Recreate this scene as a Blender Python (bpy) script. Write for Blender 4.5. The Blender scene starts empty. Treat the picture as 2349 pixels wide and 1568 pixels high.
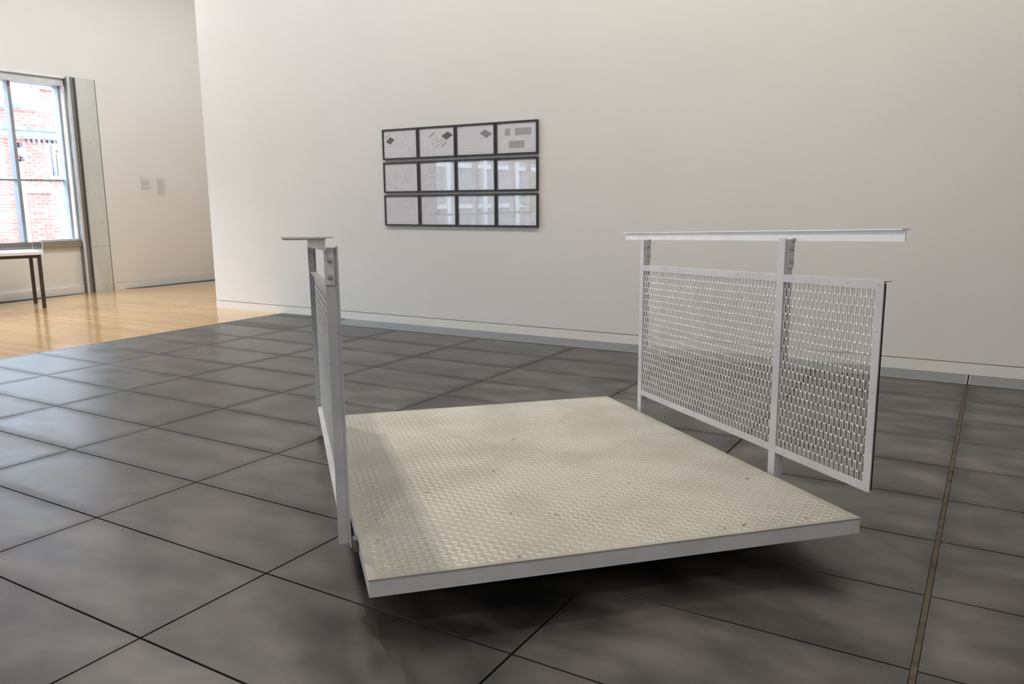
import bpy, math, random
import numpy as np
from mathutils import Matrix, Vector

random.seed(7)
scene = bpy.context.scene
COL = scene.collection

# ------------------------------------------------------------------ camera
CAM = (2.09017, -1.30016, 1.2732)
ROLL, PITCH, YAW, FPX = -0.00922, -0.17543, -0.54416, 1835.25
c_, s_ = math.cos, math.sin
fwd = Vector((s_(YAW) * c_(PITCH), c_(YAW) * c_(PITCH), s_(PITCH)))
rgt = Vector((c_(YAW), -s_(YAW), 0.0))
up = rgt.cross(fwd)
r2 = c_(ROLL) * rgt + s_(ROLL) * up
u2 = -s_(ROLL) * rgt + c_(ROLL) * up
cam_data = bpy.data.cameras.new('camera')
cam_data.sensor_width = 36.0
cam_data.lens = FPX / 2349.0 * 36.0
cam_data.clip_start = 0.05
cam_data.clip_end = 200.0
cam = bpy.data.objects.new('camera', cam_data)
cam.matrix_world = Matrix(((r2.x, u2.x, -fwd.x, CAM[0]), (r2.y, u2.y, -fwd.y, CAM[1]), (r2.z, u2.z, -fwd.z, CAM[2]), (0, 0, 0, 1)))
COL.objects.link(cam)
scene.camera = cam

# ------------------------------------------------------------------ light and exposure
scene.view_settings.view_transform = 'Standard'
scene.view_settings.look = 'None'
scene.view_settings.gamma = 1.0
scene.view_settings.use_curve_mapping = False
scene.view_settings.exposure = 0.06
SKY = 18.0
world = bpy.data.worlds.new('overcast_sky')
scene.world = world
world.use_nodes = True
bg = world.node_tree.nodes['Background']
bg.inputs['Color'].default_value = (0.66, 0.82, 1.0, 1)
bg.inputs['Strength'].default_value = SKY
scene.cycles.use_denoising = True
scene.cycles.max_bounces = 10
scene.cycles.diffuse_bounces = 6
scene.cycles.glossy_bounces = 4
scene.cycles.transparent_max_bounces = 16
scene.cycles.sample_clamp_indirect = 6.0
scene.cycles.caustics_reflective = False
scene.cycles.caustics_refractive = False

def portal(name, loc, size_y, size_z, down=False):
    l = bpy.data.lights.new(name, 'AREA')
    l.shape = 'RECTANGLE'
    l.size = size_z
    l.size_y = size_y
    l.cycles.is_portal = True
    o = bpy.data.objects.new(name, l)
    o.location = loc
    o.rotation_euler = (0, 0, 0) if down else (0, math.radians(-90), 0)      # faces down or +x, into the room
    COL.objects.link(o)

XL = -9.2                                             # inner face of the window wall
WIN = (-1.3, 5.41, 0.77, 3.0)                          # y0 y1 z0 z1 of the visible window band
GLZ = (-9.0, -3.6, 0.05, 2.35)                        # shopfront glazing farther along the same wall
portal('daylight_portal_window', (XL - 0.26, (WIN[0] + WIN[1]) / 2, (WIN[2] + WIN[3]) / 2), WIN[1] - WIN[0], WIN[3] - WIN[2])
portal('daylight_portal_shopfront', (XL - 0.26, (GLZ[0] + GLZ[1]) / 2, (GLZ[2] + GLZ[3]) / 2), GLZ[1] - GLZ[0], GLZ[3] - GLZ[2])

def spot(loc, target, watts, angle, col=(1.0, 0.90, 0.78), soft=0.03):
    l = bpy.data.lights.new('track_spot_lamp', 'SPOT')
    l.energy = watts
    l.color = col
    l.spot_size = math.radians(angle)
    l.spot_blend = 0.6
    l.shadow_soft_size = soft
    o = bpy.data.objects.new('track_spot_lamp', l)
    o.location = loc
    d = Vector(target) - Vector(loc)
    o.rotation_euler = d.to_track_quat('-Z', 'Y').to_euler()
    COL.objects.link(o)

spot((-1.5, 1.1, 4.3), (0.9, 1.3, 0.2), 165, 80)
spot((-2.9, 2.2, 4.3), (0.9, 1.3, 0.2), 180, 60)
spot((1.3, -1.6, 4.3), (0.9, 1.6, 0.2), 110, 80)
spot((6.2, -4.0, 4.3), (0.9, 1.2, 0.2), 150, 60)

# unseen area lights added under the ceiling to fill both walls and the foreground
def fill_light(name, loc, target, length, watts, along_x, col):
    l = bpy.data.lights.new(name, 'AREA')
    l.shape = 'RECTANGLE'
    l.size = length if along_x else 0.2
    l.size_y = 0.2 if along_x else length
    l.energy = watts
    l.color = col
    o = bpy.data.objects.new(name, l)
    o.location = loc
    d = Vector(target) - Vector(loc)
    if along_x:
        o.rotation_euler = (math.atan2(d.y, -d.z), 0, 0)
    else:
        o.rotation_euler = (0, -math.atan2(d.x, -d.z), 0)
    COL.objects.link(o)
fill_light('wall_fill_light', (-4.1, 3.0, 4.62), (-4.1, 5.24, 1.0), 4.4, 63, True, (0.90, 0.95, 1.0))
fill_light('wall_fill_light', (0.9, 3.0, 4.62), (0.9, 5.24, 1.0), 5.2, 86, True, (1.0, 0.93, 0.84))
fill_light('front_fill_light', (1.0, -5.0, 4.62), (1.0, -5.0, 0.0), 9.0, 170, True, (0.93, 0.96, 1.0))  # unseen light added behind the camera to brighten front faces
fill_light('wall_fill_light', (-6.7, 4.8, 4.62), (-9.2, 4.8, -0.8), 8.0, 118, False, (0.92, 0.96, 1.0))

# ------------------------------------------------------------------ materials
def lin(c):
    return tuple(((x / 255.0) / 12.92 if x / 255.0 <= 0.04045 else ((x / 255.0 + 0.055) / 1.055) ** 2.4) for x in c) + (1.0,)

def new_mat(name):
    m = bpy.data.materials.new(name)
    m.use_nodes = True
    nt = m.node_tree
    return m, nt, nt.nodes, nt.links, nt.nodes['Principled BSDF']

def setc(b, rgb, rough, metal=0.0, spec=0.5):
    b.inputs['Base Color'].default_value = lin(rgb)
    b.inputs['Roughness'].default_value = rough
    b.inputs['Metallic'].default_value = metal
    b.inputs['Specular IOR Level'].default_value = spec

def noisy(name, rgb_a, rgb_b, rough, scale, metal=0.0, bump=0.0, rough_var=0.0, detail=4.0, per_object=0.0, spec=0.5, stretch=(1, 1, 1), lo=0.32, hi=0.68, world=False):
    m, nt, N, L, b = new_mat(name)
    setc(b, rgb_a, rough, metal, spec)
    tc = N.new('ShaderNodeTexCoord')
    mp = N.new('ShaderNodeMapping')
    mp.inputs['Scale'].default_value = stretch
    ns = N.new('ShaderNodeTexNoise')
    ns.inputs['Scale'].default_value = scale
    ns.inputs['Detail'].default_value = detail
    geo = N.new('ShaderNodeNewGeometry')
    L.new(geo.outputs['Position'] if world else tc.outputs['Object'], mp.inputs['Vector'])
    L.new(mp.outputs['Vector'], ns.inputs['Vector'])
    rp = N.new('ShaderNodeValToRGB')
    rp.color_ramp.interpolation = 'EASE'
    rp.color_ramp.elements[0].position = lo
    rp.color_ramp.elements[1].position = hi
    rp.color_ramp.elements[0].color = lin(rgb_a)
    rp.color_ramp.elements[1].color = lin(rgb_b)
    L.new(ns.outputs['Fac'], rp.inputs['Fac'])
    out = rp.outputs['Color']
    if per_object:
        oi = N.new('ShaderNodeObjectInfo')
        mr = N.new('ShaderNodeMapRange')
        mr.inputs['To Min'].default_value = 1 - per_object
        mr.inputs['To Max'].default_value = 1 + per_object
        L.new(oi.outputs['Random'], mr.inputs['Value'])
        mx = N.new('ShaderNodeVectorMath')
        mx.operation = 'SCALE'
        L.new(out, mx.inputs[0])
        L.new(mr.outputs['Result'], mx.inputs['Scale'])
        out = mx.outputs['Vector']
    L.new(out, b.inputs['Base Color'])
    if rough_var:
        mr2 = N.new('ShaderNodeMapRange')
        mr2.interpolation_type = 'SMOOTHSTEP'
        mr2.inputs['From Min'].default_value = lo
        mr2.inputs['From Max'].default_value = hi
        mr2.inputs['To Min'].default_value = rough - rough_var
        mr2.inputs['To Max'].default_value = rough + rough_var
        L.new(ns.outputs['Fac'], mr2.inputs['Value'])
        L.new(mr2.outputs['Result'], b.inputs['Roughness'])
    if bump:
        bp = N.new('ShaderNodeBump')
        bp.inputs['Strength'].default_value = bump
        bp.inputs['Distance'].default_value = 0.01
        n2 = N.new('ShaderNodeTexNoise')
        n2.inputs['Scale'].default_value = scale * 6
        L.new(mp.outputs['Vector'], n2.inputs['Vector'])
        L.new(n2.outputs['Fac'], bp.inputs['Height'])
        L.new(bp.outputs['Normal'], b.inputs['Normal'])
    return m

M = {}
M['wall'] = noisy('wall_paint', (226, 224, 220), (228, 226, 222), 0.75, 1.5, spec=0.25)
M['skirting'] = noisy('skirting_paint', (230, 227, 219), (232, 229, 222), 0.5, 2.0, spec=0.4)
M['ceiling'] = noisy('ceiling_paint', (232, 230, 225), (234, 232, 228), 0.9, 1.0, spec=0.1)
M['tile'] = noisy('dark_floor_tile', (28, 27, 27), (93, 90, 86), 0.335, 3.6, rough_var=0.04, per_object=0.14, detail=3.5, spec=0.62, lo=0.24, hi=0.78, world=True, stretch=(0.75, 1.3, 1))
M['grout'] = noisy('dark_grout', (22, 19, 16), (32, 28, 23), 0.95, 20)
M['grout_light'] = noisy('sandy_grout', (66, 60, 49), (92, 84, 68), 0.85, 15)
M['grille'] = noisy('brushed_aluminium', (176, 182, 186), (190, 194, 196), 0.38, 9, metal=0.85, stretch=(1, 40, 1))
M['grille_pit'] = noisy('grille_shadow_pit', (60, 64, 66), (74, 78, 80), 0.8, 12)
M['steel'] = noisy('galvanised_steel', (190, 191, 195), (203, 204, 207), 0.48, 6, metal=0.15, rough_var=0.06)
M['cream_rail'] = noisy('cream_painted_rail', (232, 232, 220), (242, 242, 234), 0.5, 9)
M['edge_steel_lit'] = noisy('lit_edge_channel', (208, 209, 213), (220, 221, 224), 0.45, 5, metal=0.1)  # lighter copy of the steel, frontal light painted into the edge channels
M['steel_lit'] = noisy('lit_galvanised_rail', (226, 228, 232), (236, 237, 240), 0.42, 9, metal=0.12, rough_var=0.08)  # lighter copy of the steel, light caught by the right handrail painted in
M['bracket'] = noisy('zinc_bracket', (206, 208, 208), (220, 221, 220), 0.45, 14, metal=0.15)
M['bolt'] = noisy('zinc_bolt', (178, 178, 178), (206, 206, 204), 0.35, 40, metal=0.35)
M['wire'] = noisy('woven_wire', (206, 209, 207), (222, 224, 222), 0.42, 12, metal=0.2)
M['deck'] = noisy('painted_tread_plate', (163, 160, 149), (179, 177, 168), 0.5, 3.0, metal=0.12, rough_var=0.1, bump=0.02)
M['tread'] = noisy('worn_tread_bars', (180, 178, 170), (202, 201, 195), 0.46, 5.0, metal=0.15)
M['frame'] = noisy('charcoal_frame_wood', (46, 46, 47), (58, 58, 59), 0.45, 14)
M['paper'] = noisy('drawing_paper', (238, 238, 243), (240, 240, 245), 0.85, 5)
M['ink_dark'] = noisy('printed_dark_grey', (112, 104, 106), (118, 110, 112), 0.85, 30)
M['ink_mid'] = noisy('printed_mid_grey', (158, 152, 156), (163, 157, 161), 0.85, 30)
M['ink_pale'] = noisy('printed_pale_grey', (186, 182, 185), (189, 185, 188), 0.85, 30)
M['ink_line'] = noisy('printed_fine_line', (168, 165, 168), (178, 175, 178), 0.85, 30)
M['label_paper'] = noisy('wall_text_vinyl', (222, 221, 217), (224, 223, 219), 0.7, 8)
M['label_ink'] = noisy('wall_text_grey', (190, 186, 180), (196, 192, 186), 0.8, 20)
M['concrete'] = noisy('pale_concrete', (198, 201, 195), (212, 214, 209), 0.7, 2.2, bump=0.02, stretch=(1, 1, 0.35))
M['dark_steel'] = noisy('grey_steel_column', (126, 124, 120), (138, 136, 132), 0.45, 6, metal=0.3)
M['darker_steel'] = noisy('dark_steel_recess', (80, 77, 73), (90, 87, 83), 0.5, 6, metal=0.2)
M['win_frame'] = noisy('window_aluminium', (206, 208, 212), (216, 218, 222), 0.4, 8, metal=0.05)
M['mullion'] = noisy('grey_window_mullion', (146, 148, 154), (158, 160, 166), 0.4, 8, metal=0.1)
M['sill'] = noisy('taupe_sill_panel', (142, 134, 124), (150, 142, 132), 0.5, 5, metal=0.1)
M['blind'] = noisy('white_blind_slat', (232, 232, 232), (240, 240, 240), 0.5, 12)
M['table_leg'] = noisy('dark_brown_table_steel', (66, 58, 54), (76, 67, 62), 0.45, 10, metal=0.2)
M['table_top'] = noisy('white_table_top', (236, 237, 240), (240, 241, 243), 0.4, 6)
M['stone'] = noisy('pale_facade_stone', (128, 128, 123), (150, 149, 143), 0.8, 3.5, bump=0.05)
M['stone_grey'] = noisy('weathered_stone_top', (88, 92, 97), (132, 134, 134), 0.85, 5.0, bump=0.05)
M['mortar'] = noisy('pale_mortar', (196, 191, 186), (210, 205, 200), 0.9, 12)
M['brick'] = noisy('red_brick', (152, 88, 77), (172, 110, 98), 0.85, 14, per_object=0.22, bump=0.05)
M['white_trim'] = noisy('white_painted_timber', (226, 227, 228), (236, 236, 236), 0.6, 5)
M['lamp_metal'] = noisy('dark_lamp_metal', (44, 48, 56), (58, 62, 70), 0.5, 10, metal=0.4)
M['globe'] = noisy('white_lamp_globe', (236, 236, 238), (242, 242, 243), 0.3, 6)
M['asphalt'] = noisy('street_asphalt', (84, 84, 84), (100, 100, 99), 0.9, 3)
M['leaf'] = noisy('dry_leaf', (112, 92, 58), (146, 124, 84), 0.8, 40)
M['rubber'] = noisy('dark_rubber_block', (34, 33, 32), (44, 43, 42), 0.8, 10)
M['green'] = noisy('street_foliage', (92, 120, 60), (138, 160, 86), 0.8, 6, per_object=0.2)

def tile_rim(m):
    nt = m.node_tree
    N, L = nt.nodes, nt.links
    b = N['Principled BSDF']
    src = b.inputs['Base Color'].links[0].from_socket
    tc = N.new('ShaderNodeTexCoord')
    sp = N.new('ShaderNodeSeparateXYZ')
    L.new(tc.outputs['Object'], sp.inputs[0])
    def mth(op, *a):
        n_ = N.new('ShaderNodeMath')
        n_.operation = op
        for i, q in enumerate(a):
            if hasattr(q, 'links'):
                L.new(q, n_.inputs[i])
            else:
                n_.inputs[i].default_value = q
        return n_.outputs[0]
    ex = mth('SUBTRACT', 0.5, mth('ABSOLUTE', sp.outputs['X']))
    ey = mth('SUBTRACT', 0.242, mth('ABSOLUTE', sp.outputs['Y']))
    d = mth('MINIMUM', ex, ey)
    ns = N.new('ShaderNodeTexNoise')
    ns.inputs['Scale'].default_value = 5.0
    geo = N.new('ShaderNodeNewGeometry')
    L.new(geo.outputs['Position'], ns.inputs['Vector'])
    d2 = mth('ADD', d, mth('MULTIPLY', mth('SUBTRACT', ns.outputs['Fac'], 0.5), 0.09))
    mr = N.new('ShaderNodeMapRange')
    mr.interpolation_type = 'SMOOTHSTEP'
    mr.inputs['From Min'].default_value = -0.01
    mr.inputs['From Max'].default_value = 0.085
    mr.inputs['To Min'].default_value = 0.72
    mr.inputs['To Max'].default_value = 1.0
    L.new(d2, mr.inputs['Value'])
    vm = N.new('ShaderNodeVectorMath')
    vm.operation = 'SCALE'
    L.new(src, vm.inputs[0])
    L.new(mr.outputs['Result'], vm.inputs['Scale'])
    L.new(vm.outputs['Vector'], b.inputs['Base Color'])
    rs = b.inputs['Roughness'].links[0].from_socket
    L.new(mth('ADD', rs, mth('MULTIPLY', mth('SUBTRACT', 1.0, mr.outputs['Result']), 0.4)), b.inputs['Roughness'])
M['tile_field'] = M['tile'].copy()
tile_rim(M['tile'])

def wood_mat():
    m, nt, N, L, b = new_mat('polished_timber_floor')
    setc(b, (206, 160, 104), 0.13, 0.0, 1.0)
    tc = N.new('ShaderNodeTexCoord')
    br = N.new('ShaderNodeTexBrick')
    br.inputs['Scale'].default_value = 1.0
    br.inputs['Brick Width'].default_value = 1.9
    br.inputs['Row Height'].default_value = 0.085
    br.inputs['Mortar Size'].default_value = 0.0012
    br.inputs['Color1'].default_value = lin((203, 158, 106))
    br.inputs['Color2'].default_value = lin((218, 180, 130))
    br.inputs['Mortar'].default_value = lin((142, 98, 56))
    br.offset = 0.37
    L.new(tc.outputs['Object'], br.inputs['Vector'])
    mp = N.new('ShaderNodeMapping')
    mp.inputs['Scale'].default_value = (0.6, 14, 1)
    L.new(tc.outputs['Object'], mp.inputs['Vector'])
    ns = N.new('ShaderNodeTexNoise')
    ns.inputs['Scale'].default_value = 3.0
    ns.inputs['Detail'].default_value = 5
    L.new(mp.outputs['Vector'], ns.inputs['Vector'])
    mx = N.new('ShaderNodeMix')
    mx.data_type = 'RGBA'
    mx.blend_type = 'MULTIPLY'
    mx.inputs['Factor'].default_value = 0.35
    rp = N.new('ShaderNodeValToRGB')
    rp.color_ramp.elements[0].color = (0.62, 0.55, 0.48, 1)
    rp.color_ramp.elements[1].color = (1, 1, 1, 1)
    L.new(ns.outputs['Fac'], rp.inputs['Fac'])
    L.new(br.outputs['Color'], mx.inputs['A'])
    L.new(rp.outputs['Color'], mx.inputs['B'])
    L.new(mx.outputs['Result'], b.inputs['Base Color'])
    return m
M['wood'] = wood_mat()

def glass_mat(name, tint=(0.96, 0.97, 0.97, 1), f0=0.06):
    m, nt, N, L, b = new_mat(name)
    N.remove(b)
    tr = N.new('ShaderNodeBsdfTransparent')
    tr.inputs['Color'].default_value = tint
    gl = N.new('ShaderNodeBsdfGlossy')
    gl.inputs['Roughness'].default_value = 0.0
    lw = N.new('ShaderNodeLayerWeight')
    lw.inputs['Blend'].default_value = 0.5
    pw = N.new('ShaderNodeMath')
    pw.operation = 'POWER'
    pw.inputs[1].default_value = 5.0
    L.new(lw.outputs['Facing'], pw.inputs[0])
    mu = N.new('ShaderNodeMapRange')
    mu.inputs['To Min'].default_value = f0
    mu.inputs['To Max'].default_value = 0.95
    L.new(pw.outputs[0], mu.inputs['Value'])
    mx = N.new('ShaderNodeMixShader')
    L.new(mu.outputs['Result'], mx.inputs['Fac'])
    L.new(tr.outputs[0], mx.inputs[1])
    L.new(gl.outputs[0], mx.inputs[2])
    L.new(mx.outputs[0], N['Material Output'].inputs['Surface'])
    return m
M['glass'] = glass_mat('clear_window_glass')
M['pic_glass'] = glass_mat('picture_glass', (0.97, 0.97, 0.98, 1), 0.09)
M['acrylic'] = glass_mat('clear_acrylic', (0.95, 0.96, 0.97, 1), 0.07)

# ------------------------------------------------------------------ mesh helpers
class MB:
    def __init__(s):
        s.v = []
        s.f = []
    def hexa(s, p):                    # eight corners: bottom 0-3, top 4-7 (same winding)
        b = len(s.v)
        s.v += [tuple(q) for q in p]
        s.f += [tuple(b + i for i in q) for q in ((3, 2, 1, 0), (4, 5, 6, 7), (0, 1, 5, 4), (1, 2, 6, 5), (2, 3, 7, 6), (3, 0, 4, 7))]
        return s
    def box(s, x0, x1, y0, y1, z0, z1, T=None):
        p = [(x0, y0, z0), (x1, y0, z0), (x1, y1, z0), (x0, y1, z0), (x0, y0, z1), (x1, y0, z1), (x1, y1, z1), (x0, y1, z1)]
        if T:
            p = [T(*q) for q in p]
        return s.hexa(p)
    def quad(s, p):
        b = len(s.v)
        s.v += [tuple(q) for q in p]
        s.f.append(tuple(range(b, b + len(p))))
        return s
    def prism(s, ring0, ring1):        # closed tube between two rings with caps
        b = len(s.v)
        n = len(ring0)
        s.v += [tuple(q) for q in ring0] + [tuple(q) for q in ring1]
        for i in range(n):
            j = (i + 1) % n
            s.f.append((b + i, b + j, b + n + j, b + n + i))
        s.f.append(tuple(b + i for i in reversed(range(n))))
        s.f.append(tuple(b + n + i for i in range(n)))
        return s
    def disc_bolt(s, c, axis, e1, e2, r, h, n=8, r2=None):
        c, axis, e1, e2 = map(Vector, (c, axis, e1, e2))
        r2 = r2 or r
        a = [c + e1 * (r * math.cos(k * 2 * math.pi / n)) + e2 * (r * math.sin(k * 2 * math.pi / n)) for k in range(n)]
        d = [c + axis * h + e1 * (r2 * math.cos(k * 2 * math.pi / n)) + e2 * (r2 * math.sin(k * 2 * math.pi / n)) for k in range(n)]
        return s.prism(a, d)
    def build(s, name, mat, parent=None, origin=(0, 0, 0), smooth=False):
        me = bpy.data.meshes.new(name)
        ox, oy, oz = origin
        me.from_pydata([(x - ox, y - oy, z - oz) for x, y, z in s.v], [], s.f)
        me.update()
        me.materials.append(M[mat])
        if smooth:
            me.polygons.foreach_set('use_smooth', [True] * len(me.polygons))
        o = bpy.data.objects.new(name, me)
        COL.objects.link(o)
        if parent is not None:
            o.parent = parent
        else:
            o.location = origin
        return o

def np_mesh(name, V, F, mat, parent=None, origin=(0, 0, 0)):
    V = np.asarray(V, float) - np.array(origin)
    me = bpy.data.meshes.new(name)
    me.from_pydata(V.tolist(), [], F.tolist() if hasattr(F, 'tolist') else F)
    me.update()
    me.materials.append(M[mat])
    o = bpy.data.objects.new(name, me)
    COL.objects.link(o)
    if parent is not None:
        o.parent = parent
    else:
        o.location = origin
    return o

def empty(name, loc):
    o = bpy.data.objects.new(name, None)
    o.empty_display_size = 0.1
    o.location = loc
    COL.objects.link(o)
    return o

def tag(o, label=None, cat=None, group=None, kind=None):
    if label:
        o['label'] = label
    if cat:
        o['category'] = cat
    if group:
        o['group'] = group
    if kind:
        o['kind'] = kind
    return o

def struct(name, mb, mat, parent=None):
    return tag(mb.build(name, mat, parent), kind='structure') if parent is None else mb.build(name, mat, parent)

# ------------------------------------------------------------------ the room shell
YW = 5.24            # picture wall
XC = -6.14           # free end of the picture wall
XR, YREAR, YBACK, ZC = 7.6, -10.0, 9.2, 4.7
TJ = 0.484           # tile depth

floor = struct('floor', MB().box(-5.0, XR, YREAR, YW + 0.28, -0.12, -0.011), 'grout')
floor_wood = struct('floor_timber', MB().box(XL - 0.3, -5.0, YREAR, YBACK, -0.12, 0.0).box(-5.0, XR, YW + 0.28, YBACK, -0.12, 0.0), 'wood')
struct('ceiling', MB().box(XL - 0.3, XR + 0.2, YREAR - 0.2, YBACK + 0.2, ZC, ZC + 0.2), 'ceiling')
struct('added_sky_block', MB().box(XL - 0.3, XR + 0.2, YREAR - 0.2, YBACK + 0.2, ZC + 0.2, ZC + 7.5), 'asphalt')  # unseen block added above the ceiling to shade the brick facade
struct('wall_back', MB().box(XC, XR, YW, YW + 0.28, 0.09, ZC).box(XC + 0.02, XR, YW + 0.02, YW + 0.26, 0.0, 0.09), 'wall')
struct('wall_far', MB().box(XL, XR, YBACK, YBACK + 0.2, 0, ZC), 'wall')
struct('wall_right', MB().box(XR, XR + 0.2, YREAR, YBACK, 0, ZC), 'wall')
struct('wall_rear', MB().box(XL, XR, YREAR - 0.2, YREAR, 0, ZC), 'wall')
struct('baseboard_back', MB().box(XC + 0.019, XR, YW - 0.002, YW + 0.019, 0.0, 0.082).box(XC - 0.002, XC + 0.019, YW - 0.002, YW + 0.28, 0.0, 0.082), 'skirting')

# window wall with its openings
wl = MB()
y0, y1, z0, z1 = WIN
g0, g1, h0, h1 = GLZ
wl.box(XL - 0.3, XL, 5.853, YBACK, 0, ZC)                     # right of the column, to the far wall
wl.box(XL - 0.3, XL, y0, 5.853, 3.02, ZC)                     # above window and column
wl.box(XL - 0.3, XL - 0.03, y0, 5.41, 0, 0.67)               # parapet under the window
wl.box(XL - 0.3, XL, g1, y0, 0, ZC)
wl.box(XL - 0.3, XL, g0, g1, h1, ZC)
wl.box(XL - 0.3, XL, YREAR, g0, 0, ZC)
struct('wall_left', wl, 'wall')
struct('baseboard_left', MB().box(XL, XL + 0.012, 5.856, YBACK, 0.0, 0.1).box(XL - 0.03, XL - 0.004, y0, 5.40, 0.0, 0.108).box(XL, XL + 0.012, g1, y0, 0, 0.1), 'skirting')
struct('trim_1', MB().box(XL, XL + 0.0015, 5.856, YBACK, 0.1, 0.104), 'sill')

# tiles, each its own object
tile_me = {}
def tile(xa, xb, ya, yb):
    g = 0.0036
    w, d = round(xb - xa - 2 * g, 4), round(yb - ya - 2 * g, 4)
    if (w, d) not in tile_me:
        mb = MB()
        b = 0.0008
        mb.v = [(-w / 2, -d / 2, -0.011), (w / 2, -d / 2, -0.011), (w / 2, d / 2, -0.011), (-w / 2, d / 2, -0.011),
                (-w / 2, -d / 2, -b), (w / 2, -d / 2, -b), (w / 2, d / 2, -b), (-w / 2, d / 2, -b),
                (-w / 2 + b, -d / 2 + b, 0), (w / 2 - b, -d / 2 + b, 0), (w / 2 - b, d / 2 - b, 0), (-w / 2 + b, d / 2 - b, 0)]
        mb.f = [(0, 1, 5, 4), (1, 2, 6, 5), (2, 3, 7, 6), (3, 0, 4, 7), (4, 5, 9, 8), (5, 6, 10, 9), (6, 7, 11, 10), (7, 4, 8, 11), (8, 9, 10, 11)]
        me = bpy.data.meshes.new('floor_tile')
        me.from_pydata(mb.v, [], mb.f)
        me.update()
        me.materials.append(M['tile'])
        tile_me[(w, d)] = me
    o = bpy.data.objects.new('floor_tile', tile_me[(w, d)])
    o.location = ((xa + xb) / 2, (ya + yb) / 2, 0)
    o.parent = floor
    COL.objects.link(o)

XS = [-5 + k for k in range(7)] + [1.984, 1.996, 3.0, 4.0, 5.0]
YS = [j * TJ for j in range(-4, 10)]
for k in range(len(XS) - 1):
    if abs(XS[k] - 1.984) < 1e-6:
        continue
    for j in range(len(YS) - 1):
        tile(XS[k], XS[k + 1], YS[j], YS[j + 1])
    tile(XS[k], XS[k + 1], YS[-1], YW - 0.004 if XS[k] < -4.5 else 4.885)
# rest of the tiled field, behind and beside the camera
rest = MB()
for i in range(-5, 8):
    for j in range(-21, -4):
        xb = min(i + 1, XR)
        if i < XR:
            rest.box(i + 0.003, xb - 0.003, j * TJ + 0.003 if j > -21 else YREAR, (j + 1) * TJ - 0.003, -0.008, 0.0)
for i in range(5, 8):
    for j in range(-4, 10):
        rest.box(i + 0.003, min(i + 1, XR) - 0.003, j * TJ + 0.003, (j + 1) * TJ - 0.003, -0.008, 0.0)
tag(rest.build('tile_field', 'tile_field', floor), kind='stuff')
# sandy expansion joint between two tile rows
MB().box(1.9815, 1.9975, YREAR, 4.885, -0.011, -0.003).build('expansion_joint', 'grout_light', floor)

# floor grilles along the picture wall
GX = [-3.98, -3.19, -1.88, -0.57, 0.74, 1.99, 3.30, 4.61, 5.92, 7.23]
where = ['short end length', 'second length from the tiled corner', 'third length from the tiled corner', 'fourth length from the tiled corner',
         'length behind the mesh balustrade', 'length past the sandy floor joint']
for k in range(6):
    xa, xb = GX[k] + 0.004, GX[k + 1] - 0.004
    g = empty('floor_grille', ((xa + xb) / 2, 5.06, 0))
    tag(g, 'brushed aluminium floor grille against the picture wall, ' + where[k], 'grille', 'floor grilles along the picture wall')
    org = tuple(g.location)
    fr = MB().box(xa, xb, 4.89, 4.905, -0.007, 0.003).box(xa, xb, 5.222, 5.236, -0.007, 0.003).box(xa, xa + 0.012, 4.905, 5.222, -0.007, 0.003).box(xb - 0.012, xb, 4.905, 5.222, -0.007, 0.003)
    fr.build('grille_frame', 'grille', g, org)
    bars = MB()
    for q in range(19):
        yy = 4.915 + q * 0.0163
        bars.box(xa + 0.012, xb - 0.012, yy, yy + 0.0105, -0.006, 0.001)
    tag(bars.build('grille_bars', 'grille', g, org), kind='stuff')
    MB().box(xa + 0.012, xb - 0.012, 4.905, 5.222, -0.0075, -0.0065).build('grille_tray', 'grille_pit', g, org)

# floor grille strips under the window wall
def strip(name, pts, label):
    mb = MB()
    mb.prism([(x, y, 0.0005) for x, y in pts], [(x, y, 0.004) for x, y in pts])
    o = mb.build(name, 'grille_pit', None, (pts[0][0], pts[0][1], 0.0))
    tag(o, label, 'grille')
strip('floor_vent', [(XL - 0.03, 1.0), (XL + 0.18, 1.0), (XL + 0.16, 4.2), (XL + 0.02, 5.38), (XL - 0.03, 5.38)][::1], 'dark slot vent in the timber floor below the window parapet')
strip('floor_vent', [(XL + 0.013, 6.02), (XL + 0.12, 6.35), (XL + 0.26, 9.0), (XL + 0.013, 9.0)], 'dark slot vent in the timber floor below the wall texts')

# concrete column and steel column beside the window
col = empty('concrete_pillar', (XL + 0.01, 5.7, 0))
tag(col, 'pale concrete pillar with small fixing holes beside the window', 'pillar')
MB().box(XL - 0.25, XL + 0.02, 5.555, 5.83, 0.665, 3.015).build('upper_panel', 'concrete', col, tuple(col.location))
MB().box(XL - 0.25, XL + 0.02, 5.555, 5.83, 0.001, 0.662).build('lower_panel', 'concrete', col, tuple(col.location))
MB().box(XL - 0.25, XL + 0.004, 5.83, 5.852, 0.001, 3.015).build('shadow_gap', 'dark_steel', col, tuple(col.location))
holes = MB()
for yy, zz in ((5.65, 0.72), (5.65, 0.60), (5.74, 1.0), (5.77, 1.0), (5.68, 1.42), (5.68, 2.13), (5.72, 0.05), (5.77, 1.72)):
    holes.disc_bolt((XL + 0.0202, yy, zz), (1, 0, 0), (0, 1, 0), (0, 0, 1), 0.006, 0.0006, 8)
holes.build('fixing_holes', 'darker_steel', col, tuple(col.location))
sc = empty('steel_column', (XL, 5.48, 0))
tag(sc, 'grey steel column with dark recess between window and concrete pillar', 'column')
MB().box(XL - 0.22, XL + 0.05, 5.412, 5.497, 0.001, 3.015).build('column_flange', 'dark_steel', sc, tuple(sc.location))
MB().box(XL + 0.0505, XL + 0.056, 5.412, 5.447, 0.001, 3.015).build('lit_flange_strip', 'win_frame', sc, tuple(sc.location))  # pale strip paints the lit part of the flange
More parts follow.
